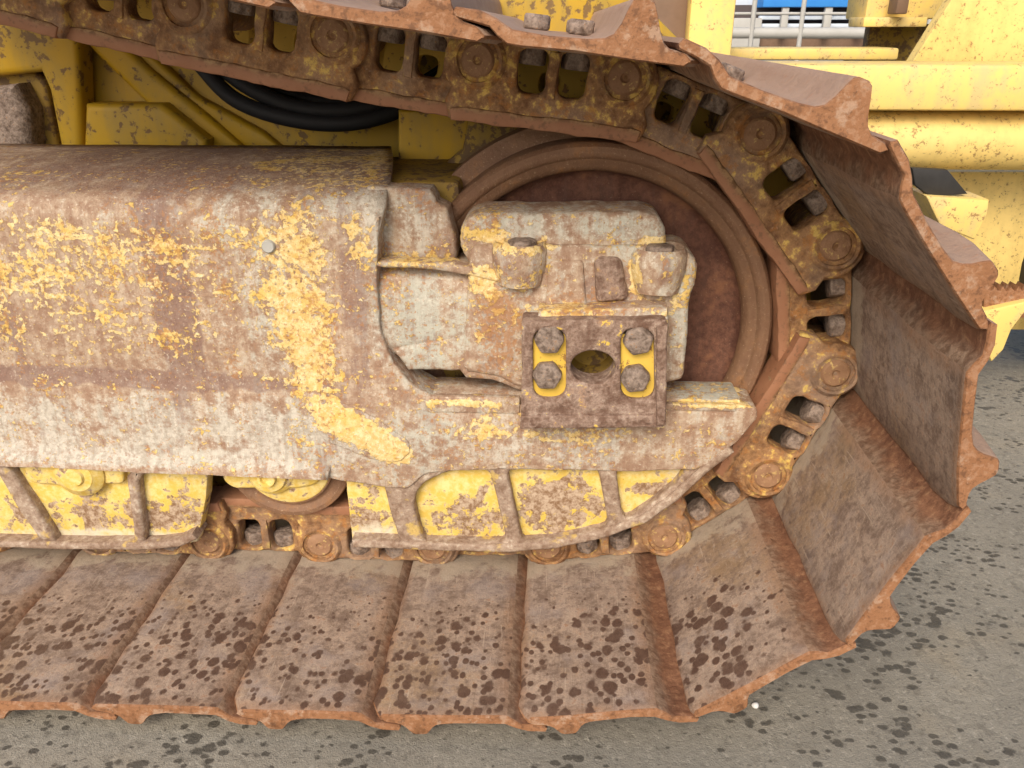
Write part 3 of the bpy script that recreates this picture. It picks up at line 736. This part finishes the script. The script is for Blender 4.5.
arm('rod_housing', W(372, 300, -.03)[0], W(530, 300, -.03)[0], (za+zb)/2, .02, (za-zb)/2, .062, M['frame'], yoke, 28)
plate('rod_shoulder', [wobble(rounded(WP([(366, 186), (432, 190), (437, 204), (447, 207), (456, 240), (455, 268), (366, 268)], -.012), .006), .0012)], -.012, .03, M['frame'], yoke, .007, 3)
plate('rod_ledge', [wobble(WP([(374, 262), (452, 263), (500, 275), (524, 283), (522, 289), (470, 276), (430, 270), (374, 267)], -.048), .001)], -.048, -.02, M['frame'], yoke, .004, 3)
plate('rod_foot', [wobble(WP([(392, 350), (408, 371), (460, 371), (466, 379), (492, 381), (524, 393), (532, 340), (470, 332)], -.042), .001)], -.042, 0, M['frame'], yoke, .006, 3)
# upright bolt bosses on the bearing block
def boss(pt, pb, Y, r, mat):
    xt, zt = W(*pt, Y); xb_, zb_ = W(*pb, Y); h = zt-zb_
    b = lathe_bm([(0, zt-.001), (r*.55, zt-.001), (r*.62, zt-.004), (r*.86, zt-.003), (r, zt-.008), (r*.98, zt-h*.5), (r*.80, zb_), (0, zb_-.01)], (xt, Y+r*.90, 0), 36, None, 'z')
    for v in b.verts:
        if v.co.z > zt-.0045: v.co.z = zt-(v.co.z < zt-.0035)*.0035
    disp(b, .0014, 30)
    return link('bolt_boss', finish(b, 'bolt_boss', 50), mat, yoke)
boss((519, 247), (520, 290), -.068, .036, M['frame'])
boss((662, 253), (662, 297), -.068, .036, M['frame'])
for px, w in ((560, 12), (598, 16)):
    a = W(px-w, 262, -.055); b = W(px+w, 306, -.055)
plate('lug', [wobble(rounded(WP([(548, 262), (583, 260), (587, 308), (545, 310)], -.05), .006), .0008)], -.0505, -.03, M['frame'], yoke, .004, 3)
plate('lug', [wobble(rounded(WP([(594, 258), (622, 258), (630, 300), (596, 304)], -.054), .010), .0008)], -.056, -.03, M['plate'], yoke, .008, 3)
plate('top_step', [wobble(WP([(539, 311), (640, 308), (668, 309), (669, 330), (536, 330)], -.078), .0007)], -.078, -.03, M['frame'], yoke, .003, 3)
plate('top_step', [wobble(WP([(534, 322), (668, 321), (668, 336), (534, 336)], -.088), .0007)], -.088, -.03, M['frame'], yoke, .003, 3)
slotL = rounded(WP([(533, 329), (566, 329), (566, 399), (533, 399)], -.096), .020, 6)
slotR = rounded(WP([(621, 329), (654, 329), (655, 400), (621, 400)], -.096), .020, 6)
YG = -.096
oval = [W(593+22.5*math.cos(R(a)), 367.5+16.5*math.sin(R(a)), YG) for a in range(0, 360, 12)]
gp = plate('guide_plate', [wobble(rounded(WP([(522, 321), (667, 320), (665, 428), (521, 429)], YG), .004), .0009), slotL, slotR, oval], YG, -.060, M['plate'], dozer, .0035, 3)
plate('plate_flange', [wobble(WP([(656.5, 328), (668, 325), (666, 426), (656.5, 426)], YG-.008), .0006)], YG-.008, YG+.010, M['plate'], gp, .003, 3)
plate('plate_flange', [wobble(WP([(521, 416), (656, 416), (663, 428), (520, 429.5)], YG-.005), .0006)], YG-.005, YG+.010, M['plate'], gp, .003, 3)
for o_ in (slotL, slotR):
    cx = sum(p[0] for p in o_)/len(o_); cz = sum(p[1] for p in o_)/len(o_)
    sl = plate('slot_floor', [[(cx+(p[0]-cx)*1.08, cz+(p[1]-cz)*1.04) for p in o_]], YG+.008, YG+.03, M['pad'], gp, .002, 2)
hole_c = W(593, 367, YG)
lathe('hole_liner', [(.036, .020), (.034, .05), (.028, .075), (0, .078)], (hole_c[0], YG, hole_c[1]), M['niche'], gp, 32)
bolt_me = finish(disp(hex_bm(.0195, .015, .0035), .0012, 70), 'bolt', 50); bolt_me.materials.append(M['nut'])
for (a, b) in ((549, 341), (547, 377), (638.5, 342), (635.5, 380)):
    x, z = W(a, b, YG-.004)
    with_parent('bolt', bolt_me, gp, (x, YG+.010, z), (R(90), random.uniform(0, 1), 0))

for (a, b) in ((522, 247), (660, 253)):
    x, z = W(a, b, -.05)
    with_parent('bolt', bolt_me, yoke, (x, -.046, z-.006), (0, 0, random.uniform(0, 1)))
# ---------------------------------------------------------------- body of the machine behind the frame, hose
YB = .42
body = plate('body_panel', [WP([(-500, -260), (520, -120), (700, 60), (700, 520), (-500, 560)], YB)], YB, YB+.03, M['body'], dozer, .004)
def ridge(px, y0, y1, mat=M['body'], bev=.012, name='panel_rib'): return plate(name, [WP(px, y0)], y0, y1, mat, body, bev, 4)
ridge([(62, 18), (98, 20), (150, 70), (212, 120), (245, 150), (200, 152), (150, 108), (100, 60)], YB-.035, YB+.01)
ridge([(130, 40), (160, 62), (196, 96), (262, 132), (286, 152), (258, 156), (225, 135), (176, 110), (140, 75)], YB-.02, YB+.01, bev=.009)
ridge([(84, 104), (160, 104), (206, 140), (206, 160), (82, 160)], YB-.07, YB-.01)
ridge([(-60, 20), (40, 8), (78, 40), (82, 160), (62, 160), (48, 90), (40, 72), (0, 76), (-60, 80)], YB-.06, YB-.01)
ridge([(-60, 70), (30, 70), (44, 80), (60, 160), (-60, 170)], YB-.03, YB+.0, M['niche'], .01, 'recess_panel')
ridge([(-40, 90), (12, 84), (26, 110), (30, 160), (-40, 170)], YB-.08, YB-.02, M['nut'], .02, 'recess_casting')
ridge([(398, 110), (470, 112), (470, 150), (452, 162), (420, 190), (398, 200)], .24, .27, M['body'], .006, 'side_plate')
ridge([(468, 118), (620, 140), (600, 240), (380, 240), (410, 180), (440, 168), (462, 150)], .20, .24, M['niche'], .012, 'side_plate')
def hose(pts, r, Y): return tube('hydraulic_hose', spline([(W(a, b, Y+dy)[0], Y+dy, W(a, b, Y+dy)[1]) for a, b, dy in pts], 10), r, M['rubber'], dozer, 14)
hose([(150, 10, .05), (196, 60, .0), (236, 100, -.03), (296, 120, -.045), (356, 122, -.04), (412, 104, -.01), (470, 70, .03)], .0125, .32)
hose([(160, 0, .05), (210, 56, .01), (250, 88, -.02), (300, 108, -.03), (356, 109, -.03), (412, 92, 0), (470, 60, .03)], .0125, .315)
hose([(170, 0, .05), (226, 62, .03), (262, 84, .0), (310, 100, -.0), (360, 101, .0), (420, 84, .02), (470, 50, .05)], .0105, .33)

# ---------------------------------------------------------------- another yellow machine behind the track, to the right
mach = empty('parked_machine', (1.0, 1.0, 0), 'bright yellow machine frame with square beam and round tube parked behind the track', 'machine')
mach.location = (0, 0, 0)
def mbox(name, x0, x1, yt, yb, y0, y1, mat, ref=None, bev=.01):
    ref = (yt+yb)/2 if ref is None else ref; xm = (min(x0, 1024)+min(x1, 1024))/2
    return box(name, W(x0, ref, y0)[0], W(x1, ref, y0)[0], y0, y1, W(xm, yb, y0)[1], W(xm, yt, y0)[1], mat, mach, bev)
mbox('beam', 560, 1500, 64, 110.5, .75, .93, M['bright'])
mbox('rear_beam', 600, 899, 48, 60, 1.15, 1.30, M['bright'], None, .006)
xa, za_ = W(700, 141, .80); xb_, _ = W(1500, 141, .80)
tr = (W(900, 110, .80)[1]-W(900, 170, .80)[1])/2
lathe('tube', [(0, xa), (tr, xa), (tr, xb_), (0, xb_)], (0, .80+tr*.6, za_), M['flaky'], mach, 40, 'x')
mbox('post', 690, 735, -160, 420, 1.0, 1.06, M['bright'], 15, .006)
mbox('dark_post', 652, 688, -160, 420, 1.05, 1.08, M['brown'], 15, .006)
mbox('cross_panel', 440, 610, -160, 60, 1.10, 1.14, M['bright'], 10, .006)
plate('leaning_plate', [WP([(1026, -120), (1500, -160), (1500, 66), (910, 66)], .98)], .98, 1.02, M['flaky'], mach, .004)
plate('back_plate', [WP([(860, 172), (1300, 172), (1300, 330), (1012, 330), (990, 300), (960, 290), (900, 250)], .98)], .98, 1.02, M['flaky'], mach, .004)
mbox('hook_block', 866, 950, -80, 19, 1.34, 1.5, M['bright'], 10, .006)
mbox('hook_shelf', 864, 928, 17, 27, 1.28, 1.4, M['bright'], 20, .004)
mbox('hook_latch', 897, 909, -12, 14, 1.24, 1.30, M['brown'], 5, .004)
mbox('shadow_panel', 868, 930, 24, 70, 1.42, 1.46, M['niche'], 40, .003)
plate('rubber_flap', [WP([(912, 168), (948, 170), (968, 194), (930, 197), (915, 185)], .72)], .72, .74, M['black'], mach, .003)
plate('bracket', [WP([(926, 196), (990, 200), (988, 214), (975, 240), (940, 226)], .70)], .70, .80, M['bright'], mach, .006)
gear = [W(px, py, .76) for px, py in [(985, 290)]]
teeth = []
for k in range(12): teeth += [(984+k*8, 291), (987+k*8, 286), (990+k*8, 291)]
plate('toothed_bar', [WP(teeth+[(1084, 318), (984, 318)], .76)], .76, .80, M['edge'], mach, .002)
plate('lower_bracket', [WP([(980, 312), (1034, 300), (1012, 330), (1004, 350), (992, 362), (982, 340)], .74)], .74, .80, M['bright'], mach, .006)
tyre = lathe('dark_wheel', [(.0, .0), (.20, .0), (.24, .02), (.25, .06), (.25, .2)], (W(1150, 330, .8)[0]+.03, .82, .27), M['black'], mach, 40)

# ---------------------------------------------------------------- far things: fence and blue covered load
fence = empty('pipe_fence', (0, 0, 0), 'thin galvanised pipe fence in the gap between the yellow post and yellow block', 'fence')
YF = 4.2
def post(px, y0=-.0): x = W(px, 20, YF)[0]; return tube('post', [(x, YF, 0), (x, YF, 1.3)], .014, M['galv'], fence, 10)
for px in (690, 753, 802, 872, 930): post(px)
for py, r in ((33, .03), (13.5, .008)):
    a = W(640, py, YF); b = W(980, py, YF); tube('rail', [(a[0], YF+.02, a[1]), (b[0], YF+.02, b[1])], r, M['galv'], fence, 10)
truck = empty('loaded_trailer', (0, 0, 0), 'far trailer with blue sheet over pale barred side behind the pipe fence', 'trailer')
YT = 7.0
def tb(name, x0, y0, x1, y1, Y, d, mat):
    a = W(x0, y0, Y); b = W(x1, y1, Y); return box(name, a[0], b[0], Y, Y+d, b[1], a[1], mat, truck, .01)
tb('tarp', 768, -40, 872, 7, YT, 1.4, M['blue'])
tb('side_load', 700, -60, 772, 8, YT+.3, 1.2, M['white'])
tb('load', 690, 5, 900, 44, YT+.25, 1.0, M['navy'])
for py in (18, 26, 33): tb('side_board', 760, py-2.4, 890, py+1.6, YT+.1, .08, M['white'])
for px in (785, 828, 862): tb('stake', px-2, 6, px+1.5, 36, YT+.02, .06, M['galv'])
tb('wheel_guard', 690, 18, 758, 60, YT+.05, .3, M['galv'])
tb('chassis', 690, 36, 900, 48, YT+.15, .8, M['brown'])
for px in (735, 880):
    x = W(px, 40, YT)[0]; lathe('wheel', [(0, 0), (.2, 0), (.26, .03), (.28, .08), (.28, .2)], (x, YT+.2, .28), M['black'], truck, 32)

# ---------------------------------------------------------------- ground and pebble
bm = bmesh.new()
xs = [-60, -8, -3, -1.5, 0, 1.5, 3, 8, 60]; ysn = [-40, -6, -2, -.6, 0, 1.5, 4, 10, 120]
gv = [[bm.verts.new((x, y, .002)) for x in xs] for y in ysn]
for i in range(len(ysn)-1):
    for j in range(len(xs)-1): bm.faces.new((gv[i][j], gv[i][j+1], gv[i+1][j+1], gv[i+1][j]))
g = link('ground', finish(bm, 'ground'), M['ground']); g['kind'] = 'structure'
gx, gy = G(755, 707, .002)
b = bmesh.new(); bmesh.ops.create_icosphere(b, subdivisions=2, radius=.0048)
for v in b.verts: v.co.z *= .75
disp(b, .0008, 200)
for v in b.verts: v.co.z += .003
peb = link('pebble', finish(b, 'pebble', 60), M['stone']); peb.location = (gx, gy, .002)
thing(peb, 'tiny white pebble on the grey ground beside the orange edge of the track', 'pebble')

# ------------------------------------------------------------------ light
wd = bpy.data.worlds.new('World'); S.world = wd; wd.use_nodes = True
nt = wd.node_tree; bg = nt.nodes['Background']
sky = nt.nodes.new('ShaderNodeTexSky'); sky.sky_type = 'NISHITA'; sky.sun_disc = False
SUN_EL, SUN_AZ = 38, 196          # degrees; azimuth clockwise from +Y
sky.sun_elevation = R(SUN_EL); sky.sun_rotation = R(SUN_AZ); sky.air_density = 1.0; sky.dust_density = 4.0
nt.links.new(sky.outputs[0], bg.inputs[0]); bg.inputs[1].default_value = .14
sd = bpy.data.lights.new('sun', 'SUN'); sd.energy = 1.5; sd.angle = R(28); sd.color = (1, .92, .79)
so = bpy.data.objects.new('sun', sd); COL.objects.link(so)
dirv = Vector((math.sin(R(SUN_AZ))*math.cos(R(SUN_EL)), math.cos(R(SUN_AZ))*math.cos(R(SUN_EL)), math.sin(R(SUN_EL))))
so.rotation_euler = dirv.to_track_quat('Z', 'Y').to_euler()
S.view_settings.view_transform = 'Standard'; S.view_settings.look = 'None'
S.view_settings.exposure = 0.46; S.view_settings.gamma = 1
